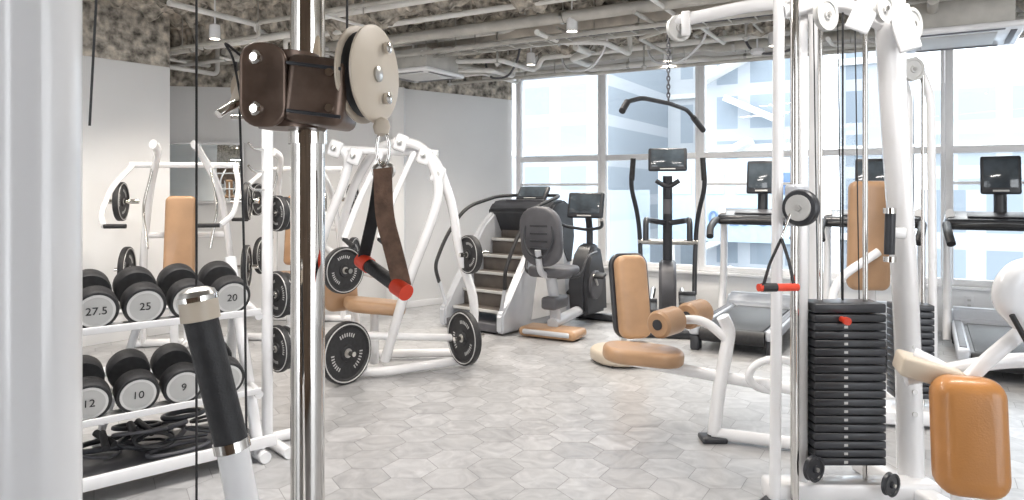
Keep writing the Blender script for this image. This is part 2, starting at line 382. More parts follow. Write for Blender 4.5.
# ------------------------------------------------------------------ foreground cable machine
cm = root("cable_machine")
cyl(cm, "frame_post", (-0.658, 1.0, 0.0), (-0.658, 1.0, 2.4), 0.053, WHITE, 40)
cyl(cm, "guide_rod", (-0.312, 1.1, 0.04), (-0.312, 1.1, 2.35), 0.0255, CHROME, 40)
box(cm, "top_beam", (-0.42, 1.07, 2.38), (0.7, 0.12, 0.1), WHITE, (0, 0, 16), 0.02)
box(cm, "base_beam", (-0.45, 1.06, 0.05), (0.75, 0.14, 0.1), WHITE, (0, 0, 16), 0.02)
cyl(cm, "base_collar", (-0.312, 1.1, 0.1), (-0.312, 1.1, 0.16), 0.05, BPLAS, 24)
sweep(cm, "carriage_body", [(-0.335, 1.085, 1.492), (-0.335, 1.085, 1.603)], 0.044, TAUPE, n=32, ry=0.05)
box(cm, "carriage_clamp", (-0.281, 1.075, 1.543), (0.088, 0.11, 0.098), TAUPE, (0, 7, 0), 0.014, 4)
for z in (1.576, 1.508): box(cm, "clamp_groove", (-0.281, 1.019, z), (0.078, 0.004, 0.005), BPLAS, (0, 7, 0), bev=0.001)
pad(cm, "cheek_plate", (-0.352, 1.020, 1.549), (0.064, 0.016, 0.120), TAUPE, (0, 0, 14), 0.42)
for z in (1.586, 1.514):
    lathe(cm, "bolt_head", [(0.010, 0), (0.010, 0.007), (0.006, 0.010)], (-0.358, 1.012, z), (-0.25, -1, 0), CHROME, 12)
    lathe(cm, "bolt_head_side", [(0.006, 0), (0.006, 0.006)], (-0.258, 1.020, 1.541+(z-1.55)*0.7), (0, -1, 0), CHROME, 12)
pulley(cm, "rear_pulley", (-0.398, 1.10, 1.552), (0.9, -0.45, 0), 0.034, 0.014, CREAM)
lathe(cm, "rear_pulley_cap", [(0.015, -0.016), (0.015, 0.016)], (-0.398, 1.10, 1.552), (0.9, -0.45, 0), CHROME, 16)
box(cm, "rear_bracket", (-0.396, 1.07, 1.545), (0.035, 0.012, 0.05), CREAM, (0, 20, 0), 0.005)
sweep(cm, "pull_pin", [(-0.392, 1.06, 1.535), (-0.395, 1.02, 1.52), (-0.408, 1.0, 1.505)], 0.006, CHROME, 0.01, n=10)
sweep(cm, "loose_wire", [(-0.39, 1.06, 1.59), (-0.415, 1.03, 1.615), (-0.395, 1.02, 1.59), (-0.388, 1.03, 1.53)], 0.0018, BLACK, 0.03, n=6)
sweep(cm, "rod_sleeve", [(-0.312, 1.1, 1.470), (-0.312, 1.1, 1.50)], 0.029, CHROME, n=32)
N1 = Vector((0.95, -0.31, 0)).normalized(); PC = Vector((-0.216, 1.08, 1.573))
for s, nm in ((-1, "pulley_cheek_back"), (1, "pulley_cheek_front")):
    lathe(cm, nm, [(0.068, -0.003), (0.073, -0.001), (0.073, 0.002), (0.068, 0.004)], PC+N1*0.012*s, N1, CREAM, 48)
pulley(cm, "pulley_wheel", PC, N1, 0.064, 0.016, BPLAS)
for dz in (0.043, -0.034):
    lathe(cm, "pulley_bolt", [(0.009, 0), (0.009, 0.006), (0.005, 0.008)], PC+N1*0.015+Vector((0.010, 0.02, dz)), N1, CHROME, 10)
lathe(cm, "pulley_axle_cap", [(0.012, 0), (0.012, 0.004), (0.008, 0.006)], PC+N1*0.015, N1, STEEL, 20)
box(cm, "pulley_yoke", (-0.243, 1.085, 1.545), (0.05, 0.03, 0.05), TAUPE, bev=0.008)
lathe(cm, "cable_stop_ball", [(0.002, 0.014), (0.010, 0.010), (0.013, 0.0), (0.010, -0.010), (0.002, -0.014)], (-0.192, 1.06, 1.493), (0, 0, 1), CREAM, 16)
ring = [(-0.190+0.009*math.cos(a), 1.06, 1.461+0.026*math.sin(a)) for a in [2*math.pi*k/20 for k in range(20)]]
sweep(cm, "carabiner", ring, 0.0028, CHROME, n=8, closed=True, ref=(0, 1, 0))
ring = [(-0.190+0.015*math.cos(a), 1.06+0.004, 1.428+0.012*math.sin(a)) for a in [2*math.pi*k/20 for k in range(20)]]
sweep(cm, "d_ring", ring, 0.003, STEEL, n=8, closed=True, ref=(0, 1, 0))
ribbon(cm, "strap_front", [(-0.190, 1.055, 1.432), (-0.186, 1.05, 1.36), (-0.168, 1.04, 1.30), (-0.158, 1.035, 1.262)], 0.027, 0.004, LEATHER, (1, 0.15, 0.12))
ribbon(cm, "strap_back", [(-0.194, 1.065, 1.43), (-0.206, 1.08, 1.37), (-0.228, 1.10, 1.29)], 0.018, 0.004, BLACK, (1, 0.3, -0.1))
sweep(cm, "handle_grip", [(-0.226, 1.10, 1.290), (-0.158, 1.03, 1.258)], 0.0105, BLACK, n=20)
for a, b in (((-0.232, 1.106, 1.293), (-0.216, 1.09, 1.285)), ((-0.168, 1.04, 1.262), (-0.150, 1.022, 1.254))):
    sweep(cm, "handle_end", [a, b], 0.0122, RED, n=20)
for k, pts in enumerate(([(-0.482, 1.1, 0.1), (-0.482, 1.1, 2.33)], [(-0.418, 1.1, 1.58), (-0.405, 1.09, 1.30), (-0.396, 1.1, 0.1)], [(-0.252, 1.1, 1.60), (-0.252, 1.1, 2.33)], [(-0.657, 1.12, 1.50), (-0.632, 1.1, 1.75), (-0.60, 1.1, 2.33)])):
    sweep(cm, "steel_cable_%d" % k, pts, 0.0019, BLACK, 0.1, n=8)
sweep(cm, "arm_cap", [(-0.3935, 0.9, 1.268), (-0.389, 0.9, 1.238)], 0.0235, CREAM, n=32)
lathe(cm, "arm_cap_dome", [(0.0235, 0), (0.021, 0.006), (0.012, 0.010), (0.002, 0.011)], (-0.3935, 0.9, 1.268), (-0.15, 0, 1), STEEL, 32)
sweep(cm, "arm_cap_ring", [(-0.3935, 0.9, 1.268), (-0.3925, 0.9, 1.262)], 0.0245, CHROME, n=32)
sweep(cm, "arm_grip", [(-0.389, 0.9, 1.238), (-0.355, 0.91, 1.082)], 0.0205, BLACK, n=32)
sweep(cm, "arm_tube", [(-0.355, 0.91, 1.082), (-0.33, 0.92, 0.93), (-0.315, 1.02, 0.80), (-0.312, 1.1, 0.78)], 0.0195, WHITE, 0.06, n=28)
sweep(cm, "arm_ring", [(-0.3555, 0.91, 1.084), (-0.353, 0.91, 1.072)], 0.0225, CHROME, n=32)
cyl(cm, "lower_collar", (-0.312, 1.1, 0.72), (-0.312, 1.1, 0.84), 0.042, TAUPE, 32)

# ------------------------------------------------------------------ dumbbell rack
RA = 42; F0 = (-1.86, 3.22)
rk = root("dumbbell_rack", (F0[0], F0[1], 0), RA)
for x in (-0.62, 0.755):
    sweep(rk, "side_foot", [(x, -0.06, 0.03), (x, 0.48, 0.03)], 0.03, WHITE)
    sweep(rk, "side_leg", [(x, 0.02, 0.03), (x, 0.42, 1.02)], 0.030, WHITE)
    sweep(rk, "side_brace", [(x, 0.46, 0.03), (x, 0.36, 0.86)], 0.026, WHITE)
    for z in (0.355, 0.765): sweep(rk, "tier_bracket", [(x, 0.02, z-0.02), (x, 0.40, z+0.075)], 0.022, WHITE)
for x in (-0.3, 0.1, 0.45):
    sweep(rk, "rear_strut", [(x, 0.48, 0.10), (x+0.2, 0.38, 0.80)], 0.02, WHITE)
for z in (0.355, 0.765):
    box(rk, "tray_front", (0.07, 0.07, z), (1.38, 0.10, 0.012), WHITE, (12, 0, 0), 0.003)
    box(rk, "tray_back", (0.07, 0.29, z+0.045), (1.38, 0.10, 0.012), WHITE, (12, 0, 0), 0.003)
    box(rk, "tray_lip", (0.07, 0.012, z+0.004), (1.38, 0.008, 0.035), WHITE, (12, 0, 0), 0.003)
    cyl(rk, "rear_rail", (-0.6, 0.37, z+0.04), (0.75, 0.37, z+0.04), 0.02, WHITE)
box(rk, "bottom_tray", (0.07, 0.22, 0.10), (1.42, 0.48, 0.014), DGREY, bev=0.003)
box(rk, "bottom_tray_lip", (0.10, -0.02, 0.10), (1.46, 0.02, 0.06), WHITE, bev=0.005)
def dumbbell_mesh():
    bm = bmesh.new(); r = 0.095
    for s in (-1, 1):
        c = (0, s*0.105, 0)
        lathe_bm(bm, [(r*0.5, -0.035), (r*0.93, -0.035), (r, -0.025), (r, 0.045), (r*0.95, 0.057), (r*0.84, 0.059), (r*0.83, 0.055)], c, (0, s, 0), 40, 0)
        lathe_bm(bm, [(r*0.82, 0.0), (r*0.82, 0.057)], c, (0, s, 0), 40, 1)
        lathe_bm(bm, [(r*0.70, 0.05), (r*0.70, 0.058), (r*0.66, 0.058), (r*0.66, 0.0575)], c, (0, s, 0), 40, 3)
    lathe_bm(bm, [(0.017, -0.08), (0.019, 0), (0.017, 0.08)], (0, 0, 0), (0, 1, 0), 20, 2)
    bmesh.ops.recalc_face_normals(bm, faces=bm.faces)
    me = bpy.data.meshes.new("dumbbell"); bm.to_mesh(me); bm.free()
    for m in (BLACK, mat("dumbbell_ring_white", (0.70, 0.70, 0.69), 0.35), CHROME, mat("dumbbell_face_silver", (0.54, 0.54, 0.53), 0.4, 0.15)): me.materials.append(m)
    me.polygons.foreach_set("use_smooth", [True]*len(me.polygons)); me.set_sharp_from_angle(angle=R(35))
    return me
DM = dumbbell_mesh()
ca, sa = math.cos(R(RA)), math.sin(R(RA))
def rkw(x, y): return (F0[0]+x*ca-y*sa, F0[1]+x*sa+y*ca)
def dumbbell(x, z, label):
    o = bpy.data.objects.new("dumbbell", DM); COL.objects.link(o)
    wx, wy = rkw(x, 0.18); o.location = (wx, wy, z); o.rotation_euler = (R(14), 0, R(RA-5))
    fc = bpy.data.curves.new("number_label", 'FONT'); fc.body = label; fc.size = 0.052; fc.extrude = 0.001; fc.align_x = 'CENTER'; fc.align_y = 'CENTER'
    fc.materials.append(BLACK)
    t = bpy.data.objects.new("number_label", fc); COL.objects.link(t); t.parent = o; t.location = (0, -0.1640, 0); t.rotation_euler = (R(90), 0, 0)
for i, l in zip(range(-2, 4), ("32.5", "30", "27.5", "25", "22.5", "20")): dumbbell(i*0.203+0.02, 0.892, l)
for i, l in zip(range(-2, 4), ("15", "12.5", "12", "10", "9", "8")): dumbbell(i*0.203-0.01, 0.482, l)
for k in range(26):
    cx, cy = 0.05+random.uniform(-0.58, 0.56), 0.2+random.uniform(-0.12, 0.14); rr = random.uniform(0.06, 0.11); z = 0.107+random.uniform(0.012, 0.12)
    ph = random.uniform(0, 6.28); tl = random.uniform(-0.5, 0.5)
    pts = [(cx+rr*1.4*math.cos(a), cy+rr*0.7*math.sin(a), max(0.119, z+rr*tl*math.sin(a+ph))) for a in [2*math.pi*j/24 for j in range(24)]]
    sweep(rk, "resistance_tube_%d" % k, pts, random.choice((0.008, 0.011, 0.014)), random.choice((BLACK, BPLAS, BPLAS, DGREY)), n=8, closed=True)
for k in range(8):
    cx, cy = 0.05+random.uniform(-0.5, 0.55), 0.2+random.uniform(-0.12, 0.1); a = random.uniform(0, 3.1)
    cyl(rk, "tube_grip_%d" % k, (cx-0.06*math.cos(a), cy-0.06*math.sin(a), 0.20), (cx+0.06*math.cos(a), cy+0.06*math.sin(a), 0.24), 0.017, BLACK, 14)

# ------------------------------------------------------------------ plate tree at rack end
pt = root("weight_plate_tree", (*rkw(0.875, 0.20), 0), RA)
sweep(pt, "post", [(0, 0, 0.03), (0, 0, 1.95)], 0.030, WHITE, n=20)
sweep(pt, "foot_long", [(0, -0.28, 0.03), (0, 0.30, 0.03)], 0.03, WHITE)
sweep(pt, "foot_side", [(0, 0, 0.035), (0.30, 0, 0.03)], 0.03, WHITE)
for z, r in ((1.27, 0.10), (0.82, 0.13), (0.52, 0.13)):
    cyl(pt, "horn", (0.0, 0, z), (0.20, 0, z), 0.013, CHROME, 14)
    plate(pt, "plate_a", (0.06, 0, z), (1, 0.1, 0), r, 0.03)
    plate(pt, "plate_b", (0.10, 0, z), (1, 0.1, 0), r*0.92, 0.03)
for z in (1.62, 1.50, 1.40):
    sweep(pt, "accessory_hook", [(0, 0, z), (-0.10, -0.05, z), (-0.13, -0.06, z+0.03)], 0.007, CHROME, 0.02)
sweep(pt, "top_crossbar", [(-0.16, 0.1, 1.80), (0.16, -0.1, 1.80)], 0.014, CHROME)

# ------------------------------------------------------------------ generic press machine
def press(name, loc, rz, padmat=TAN):
    e = root(name, loc, rz)
    sweep(e, "base_front", [(-0.4, -0.45, 0.035), (0.4, -0.45, 0.035)], 0.035, WHITE)
    sweep(e, "base_spine", [(0, -0.45, 0.035), (0, 0.55, 0.035)], 0.035, WHITE)
    sweep(e, "base_rear", [(-0.5, 0.55, 0.035), (0.5, 0.55, 0.035)], 0.035, WHITE)
    for k in (-1, 1):
        sweep(e, "upright", [(k*0.38, 0.55, 0.03), (k*0.36, 0.5, 0.9), (k*0.28, 0.42, 1.45), (k*0.16, 0.2, 1.74), (k*0.16, 0.02, 1.78)], 0.030, WHITE, 0.2, ry=0.04)
        sweep(e, "lever", [(k*0.42, 0.42, 1.62), (k*0.5, 0.1, 1.42), (k*0.5, -0.15, 1.2), (k*0.42, -0.32, 1.12)], 0.022, WHITE, 0.15)
        sweep(e, "hand_grip", [(k*0.42, -0.32, 1.12), (k*0.26, -0.34, 1.12)], 0.018, BLACK)
        cyl(e, "horn", (k*0.38, 0.44, 1.3), (k*0.62, 0.42, 1.3), 0.022, CHROME)
        cyl(e, "storage_horn", (k*0.38, 0.52, 0.7), (k*0.6, 0.52, 0.7), 0.018, CHROME)
        plate(e, "plate", (k*0.52, 0.425, 1.3), (1, 0, 0), 0.17)
        plate(e, "stored_plate", (k*0.5, 0.52, 0.7), (1, 0, 0), 0.2)
        sweep(e, "chrome_guide", [(k*0.22, 0.3, 1.66), (k*0.3, 0.25, 1.25), (k*0.25, 0.2, 0.9)], 0.012, CHROME, 0.1)
    sweep(e, "top_cross", [(-0.45, 0.42, 1.62), (0.45, 0.42, 1.62)], 0.026, WHITE)
    sweep(e, "mid_cross", [(-0.36, 0.5, 1.0), (0.36, 0.5, 1.0)], 0.028, WHITE)
    sweep(e, "seat_post", [(0, 0.05, 0.04), (0, 0.0, 0.5)], 0.035, WHITE)
    sweep(e, "back_post", [(0, 0.5, 0.04), (0, 0.42, 0.7), (0, 0.30, 1.25)], 0.03, WHITE)
    pad(e, "seat_pad", (0, -0.02, 0.54), (0.38, 0.42, 0.08), padmat)
    pad(e, "back_pad", (0, 0.24, 0.99), (0.25, 0.09, 0.72), padmat, (-8, 0, 0), 0.2)
    return e
press("shoulder_press_machine", (-2.80, 5.95, 0), 12)
press("incline_press_machine", (-2.22, 7.15, 0), -5)

# ------------------------------------------------------------------ large plate-loaded machine
M = root("plate_loaded_row_machine", (-0.95, 5.6, 0), 0)
sweep(M, "upright_right_outer", [(0.62, 0.15, 0.06), (0.66, 0.1, 0.52), (0.53, 0.05, 0.92), (0.49, 0, 1.28), (0.37, -0.05, 1.62), (0.22, -0.1, 1.76), (0.05, -0.1, 1.77)], 0.036, WHITE, 0.15, ry=0.05)
sweep(M, "upright_right_inner", [(-0.02, -0.1, 0.10), (0.16, -0.15, 0.70), (0.33, -0.15, 1.13), (0.41, -0.1, 1.42), (0.30, -0.1, 1.70)], 0.038, WHITE, 0.2, ry=0.055)
sweep(M, "upright_left_outer", [(-0.62, -0.15, 0.06), (-0.60, -0.1, 0.55), (-0.50, -0.05, 1.08), (-0.36, 0, 1.45), (-0.31, 0, 1.66), (-0.42, 0, 1.76)], 0.036, WHITE, 0.15, ry=0.05)
sweep(M, "upright_left_inner", [(-0.30, 0.3, 0.06), (-0.36, 0.3, 0.6), (-0.45, 0.25, 1.1), (-0.30, 0.2, 1.5), (-0.12, 0.1, 1.74), (0.08, 0, 1.78)], 0.036, WHITE, 0.2, ry=0.05)
sweep(M, "base_right", [(-0.62, -0.2, 0.05), (0.0, -0.25, 0.05), (0.66, 0.18, 0.05)], 0.036, WHITE, 0.1)
sweep(M, "base_low_rail", [(-0.25, -0.24, 0.32), (0.60, 0.14, 0.22)], 0.03, WHITE)
sweep(M, "base_rear", [(-0.62, -0.15, 0.05), (-0.3, 0.32, 0.05), (0.62, 0.4, 0.05)], 0.036, WHITE, 0.1)
sweep(M, "top_cross", [(-0.45, 0, 1.72), (0.38, -0.05, 1.68)], 0.03, WHITE)
sweep(M, "mid_cross", [(-0.50, 0.0, 0.95), (-0.2, 0.0, 0.75), (0.16, -0.1, 0.72)], 0.026, WHITE, 0.1)
for x, y, z in ((-0.42, -0.02, 1.72), (-0.27, -0.02, 1.66), (0.10, -0.1, 1.76), (0.28, -0.1, 1.66), (0.38, -0.08, 1.52)):
    box(M, "pivot_block", (x, y, z), (0.10, 0.11, 0.13), WHITE, (0, 20, 10), 0.02, 3)
    lathe(M, "pivot_bolt", [(0.022, 0), (0.022, 0.012), (0.01, 0.016)], (x, y-0.055, z), (0, -1, 0), STEEL, 14)
for x in (-0.05, 0.2):
    sweep(M, "lever_arm", [(x, -0.1, 1.68), (x-0.14, -0.3, 1.3), (x-0.2, -0.45, 1.05)], 0.024, WHITE, 0.15)
    sweep(M, "lever_grip", [(x-0.2, -0.45, 1.05), (x-0.12, -0.52, 1.0)], 0.018, BLACK)
for nm, c, ax, r in (("plate_upper", (-0.31, -0.22, 0.80), (0.75, -0.66, 0), 0.175), ("plate_lower", (-0.25, -0.40, 0.225), (0.8, -0.6, 0), 0.225), ("plate_right", (0.58, -0.05, 0.26), (-0.8, -0.6, 0), 0.21), ("plate_right_upper", (0.62, -0.02, 0.90), (-0.8, -0.6, 0), 0.15)):
    plate(M, nm, c, ax, r, 0.05)
    a = Vector(ax).normalized()
    cyl(M, nm+"_horn", Vector(c)-a*0.18, Vector(c)+a*0.09, 0.018, CHROME)
pad(M, "seat_pad", (-0.12, 0.0, 0.50), (0.46, 0.36, 0.09), TAN, (0, 8, 20))
pad(M, "chest_pad", (-0.42, 0.12, 0.62), (0.28, 0.09, 0.36), TAN, (-12, 0, 35))
sweep(M, "seat_post", [(-0.12, 0.0, 0.05), (-0.12, 0.0, 0.48)], 0.034, WHITE)

# ------------------------------------------------------------------ stair climber
STEP = mat("step_bronze_rubber", (0.11, 0.095, 0.085), 0.5, var=0.2)
S = root("stair_climber_machine", (-0.42, 7.12, 0), -38)
poly = [(0.0, 0.02), (0.0, 0.20), (0.12, 0.32), (0.30, 0.56), (0.62, 1.02), (0.86, 1.20), (1.06, 1.20), (1.16, 1.0), (1.22, 0.02)]
prism(S, "side_panel_left", poly, -0.42, -0.33, GREY, 0.02)
prism(S, "side_panel_right", poly, 0.33, 0.42, GREY, 0.02)
prism(S, "side_trim_right", [(0.45, 0.1), (0.62, 0.8), (0.9, 1.05), (1.0, 1.02), (1.08, 0.1)], 0.42, 0.432, WHITE, 0.004)
prism(S, "side_trim_left", [(0.35, 0.1), (0.55, 0.72), (0.85, 1.05), (1.0, 1.02), (1.08, 0.1)], -0.432, -0.42, DGREY, 0.004)
box(S, "base", (0, 0.6, 0.06), (0.66, 1.16, 0.08), DGREY)
for i in range(6):
    y, z = 0.12+i*0.155, 0.20+i*0.165
    box(S, "tread_%d" % i, (0, y+0.1, z), (0.64, 0.23, 0.035), STEP, (0, 0, 0), 0.006)
    box(S, "tread_edge_%d" % i, (0, y-0.012, z+0.004), (0.64, 0.014, 0.03), LGREY, bev=0.003)
    box(S, "riser_%d" % i, (0, y+0.17, z+0.08), (0.64, 0.02, 0.15), STEP, bev=0.002)
prism(S, "top_shroud", [(0.82, 1.10), (0.78, 1.18), (0.86, 1.27), (1.05, 1.30), (1.22, 1.22), (1.26, 0.9), (1.2, 0.6), (1.1, 0.6)], -0.43, 0.43, BPLAS, 0.03)
for k in range(5): box(S, "vent_%d" % k, (0, 0.90+k*0.045, 1.286), (0.5, 0.012, 0.02), DGREY, (8, 0, 0), 0.002)
for k in (-1, 1):
    sweep(S, "handrail", [(k*0.43, 0.02, 0.45), (k*0.46, -0.02, 0.62), (k*0.46, 0.15, 0.92), (k*0.45, 0.45, 1.22), (k*0.42, 0.95, 1.33), (k*0.30, 1.1, 1.34)], 0.019, BLACK, 0.18)
    sweep(S, "rail_strut", [(k*0.36, 0.05, 0.22), (k*0.43, 0.02, 0.46)], 0.018, GREY)
sweep(S, "console_mast", [(0, 1.12, 1.2), (0, 1.10, 1.34)], 0.03, BPLAS)
sweep(S, "front_bar", [(-0.30, 1.1, 1.34), (0.30, 1.1, 1.34)], 0.018, BLACK)
monitor(S, "console", (0, 1.06, 1.36), 0.40, 0.18, -35)

# ------------------------------------------------------------------ recumbent bike
B = root("recumbent_exercise_bike", (0.36, 6.80, 0), -30)
box(B, "rear_base", (0, 0.05, 0.055), (0.60, 0.30, 0.09), TAN, bev=0.04, seg=4)
box(B, "rear_base_trim", (0, -0.08, 0.06), (0.50, 0.06, 0.05), GREY, bev=0.02)
sweep(B, "main_beam", [(0, 0.05, 0.13), (0, 0.5, 0.16), (0, 1.05, 0.20)], 0.06, GREY, 0.1, ry=0.05)
box(B, "front_foot", (0, 1.1, 0.04), (0.5, 0.1, 0.07), BPLAS, bev=0.02)
sweep(B, "seat_column", [(0, 0.12, 0.12), (0, 0.10, 0.32), (0, 0.02, 0.58)], 0.055, GREY, 0.1, ry=0.04)
box(B, "seat_carriage", (0, 0.1, 0.33), (0.16, 0.3, 0.12), DGREY, bev=0.03)
pad(B, "seat_cushion", (0, 0.08, 0.63), (0.44, 0.40, 0.10), DGREY)
pad(B, "seat_back", (0, -0.18, 0.97), (0.42, 0.085, 0.56), DGREY, (8, 0, 0), 0.42)
sweep(B, "back_shell_ring", [(0.15*math.cos(a), -0.235+0.02*math.sin(a), 0.98+0.2*math.sin(a)) for a in [2*math.pi*k/28 for k in range(28)]], 0.012, BPLAS, closed=True, n=8)
for k in range(4): box(B, "back_slot_%d" % k, (0, -0.235, 0.86+k*0.07), (0.18, 0.012, 0.02), BPLAS, (8, 0, 0), 0.003)
sweep(B, "back_bracket", [(0, -0.02, 0.58), (0, -0.2, 0.64), (0, -0.25, 0.85)], 0.03, GREY, 0.06)
for k in (-1, 1):
    sweep(B, "side_handle", [(k*0.05, 0.05, 0.57), (k*0.3, 0.05, 0.6), (k*0.32, 0.15, 0.78), (k*0.32, 0.36, 0.8)], 0.016, BPLAS, 0.08)
prism(B, "drive_housing", [(0.62, 0.12), (0.58, 0.45), (0.72, 0.75), (0.86, 0.85), (1.0, 0.8), (1.15, 0.45), (1.18, 0.1)], -0.10, 0.10, BPLAS, 0.035)
lathe(B, "crank_disc", [(0.14, -0.13), (0.15, -0.12), (0.15, 0.12), (0.14, 0.13)], (0, 0.82, 0.42), (1, 0, 0), DGREY)
for k in (-1, 1):
    sweep(B, "crank_arm", [(k*0.13, 0.82, 0.42), (k*0.15, 0.82-k*0.12, 0.42+k*0.11)], 0.014, STEEL)
    box(B, "pedal", (k*0.21, 0.82-k*0.12, 0.42+k*0.11), (0.11, 0.09, 0.035), BLACK, (20, 0, 0), 0.01)
sweep(B, "console_mast", [(0, 0.92, 0.75), (0, 0.92, 1.0), (0, 0.86, 1.2)], 0.035, BPLAS, 0.08)
monitor(B, "console", (0, 0.82, 1.24), 0.40, 0.27)
sweep(B, "front_handlebar", [(-0.26, 0.62, 1.1), (-0.22, 0.75, 1.02), (0, 0.88, 0.98), (0.22, 0.75, 1.02), (0.26, 0.62, 1.1)], 0.016, BPLAS, 0.08)

# ------------------------------------------------------------------ elliptical
E = root("elliptical_trainer", (1.60, 7.40, 0), -12)
for k in (-1, 1):
    sweep(E, "base_rail", [(k*0.20, -0.60, 0.05), (k*0.22, 0.60, 0.05)], 0.03, GREY)
    sweep(E, "foot_link", [(k*0.15, 0.42, 0.32), (k*0.17, -0.05, 0.22), (k*0.17, -0.5, 0.18+0.05*k)], 0.026, STEEL, 0.1)
    box(E, "pedal", (k*0.19, -0.28, 0.27+0.04*k), (0.17, 0.36, 0.05), BLACK, (4, 0, 0), 0.02, 3)
    box(E, "pedal_toe", (k*0.19, -0.12, 0.31+0.04*k), (0.17, 0.03, 0.06), BPLAS, bev=0.01)
    sweep(E, "moving_arm", [(k*0.27, 0.10, 0.32), (k*0.28, 0.22, 0.7), (k*0.30, 0.22, 1.1), (k*0.38, 0.05, 1.45), (k*0.35, 0.02, 1.72)], 0.024, BPLAS, 0.25)
    sweep(E, "arm_grip", [(k*0.366, 0.036, 1.50), (k*0.35, 0.02, 1.73)], 0.028, BLACK)
    sweep(E, "fixed_handle", [(k*0.03, 0.28, 1.05), (k*0.2, 0.2, 1.08), (k*0.22, 0.0, 1.1), (k*0.22, -0.03, 0.88)], 0.03, BPLAS, 0.08)
    cyl(E, "arm_pivot", (k*0.05, 0.24, 0.85), (k*0.31, 0.22, 0.85), 0.03, STEEL)
box(E, "rear_foot", (0, -0.6, 0.04), (0.62, 0.09, 0.07), BPLAS, bev=0.02)
box(E, "front_foot", (0, 0.6, 0.04), (0.62, 0.09, 0.07), BPLAS, bev=0.02)
lathe(E, "flywheel_housing", [(0.26, -0.09), (0.29, -0.06), (0.29, 0.06), (0.26, 0.09)], (0, 0.38, 0.36), (1, 0, 0), DGREY)
sweep(E, "mast", [(0, 0.38, 0.4), (0, 0.32, 1.0), (0, 0.26, 1.55)], 0.05, BPLAS, 0.2, ry=0.035)
sweep(E, "console_neck", [(-0.12, 0.22, 1.5), (0, 0.24, 1.42), (0.12, 0.22, 1.5)], 0.025, BPLAS)
monitor(E, "console", (0, 0.2, 1.72), 0.40, 0.25)
cyl(E, "bottle_holder", (0, 0.2, 1.15), (0, 0.2, 1.3), 0.05, DGREY)

# ------------------------------------------------------------------ treadmills
def treadmill(loc, rz=-30):
    T = root("treadmill", loc, rz)
    box(T, "deck", (0, 0.82, 0.14), (0.60, 1.55, 0.12), DGREY, bev=0.02)
    box(T, "running_belt", (0, 0.76, 0.206), (0.50, 1.42, 0.014), BLACK, bev=0.004)
    cyl(T, "rear_roller", (-0.27, 0.05, 0.15), (0.27, 0.05, 0.15), 0.06, BLACK)
    for k in (-1, 1):
        box(T, "side_rail", (k*0.32, 0.76, 0.18), (0.09, 1.5, 0.09), GREY, bev=0.02)
        box(T, "rail_tread", (k*0.32, 0.76, 0.228), (0.05, 1.3, 0.006), DGREY, bev=0.002)
        box(T, "rear_foot", (k*0.32, 0.08, 0.065), (0.08, 0.12, 0.13), BPLAS, bev=0.015)
        box(T, "front_foot", (k*0.32, 1.5, 0.06), (0.08, 0.16, 0.12), BPLAS, bev=0.015)
        sweep(T, "upright", [(k*0.40, 1.28, 0.06), (k*0.40, 1.42, 0.6), (k*0.40, 1.42, 1.08), (k*0.38, 1.25, 1.18)], 0.036, WHITE, 0.18, ry=0.06)
        sweep(T, "handrail", [(k*0.39, 1.40, 1.08), (k*0.41, 1.1, 1.10), (k*0.40, 0.86, 1.03), (k*0.38, 0.78, 0.95)], 0.035, BLACK, 0.08)
    prism(T, "motor_hood", [(1.35, 0.10), (1.36, 0.24), (1.48, 0.33), (1.66, 0.32), (1.72, 0.24), (1.72, 0.08)], -0.37, 0.37, GREY, 0.025)
    box(T, "dashboard", (0, 1.30, 1.13), (0.84, 0.28, 0.10), BPLAS, (18, 0, 0), 0.04, 4)
    box(T, "dash_panel", (0, 1.27, 1.184), (0.5, 0.12, 0.008), DGREY, (18, 0, 0), 0.003)
    sweep(T, "dash_bar", [(-0.38, 1.16, 1.08), (0, 1.08, 1.10), (0.38, 1.16, 1.08)], 0.022, BLACK, 0.15)
    sweep(T, "console_neck", [(0, 1.36, 1.14), (0, 1.38, 1.36)], 0.05, BPLAS)
    monitor(T, "console", (0, 1.34, 1.53), 0.30, 0.34, -10)
t0 = (1.86, 6.12)
for k in range(3): treadmill((t0[0]+0.866*k*1.0, t0[1]-0.5*k*1.0, 0))

# ------------------------------------------------------------------ low back-support seat (mid floor)
Q = root("abdominal_trainer", (0.98, 5.95, 0), 18)
pad(Q, "base_shell", (-0.05, -0.05, 0.065), (0.60, 0.5, 0.11), CREAM, rnd=0.42)
box(Q, "base_rubber", (-0.05, -0.05, 0.012), (0.46, 0.36, 0.024), BLACK)
pad(Q, "back_pad", (0.08, 0.12, 0.50), (0.28, 0.12, 0.70), TAN, (-10, 0, 0))
pad(Q, "back_pad_rear", (0.10, 0.20, 0.50), (0.36, 0.05, 0.72), BPLAS, (-10, 0, 0))
sweep(Q, "back_support", [(0.08, 0.3, 0.06), (0.08, 0.27, 0.5)], 0.035, WHITE)

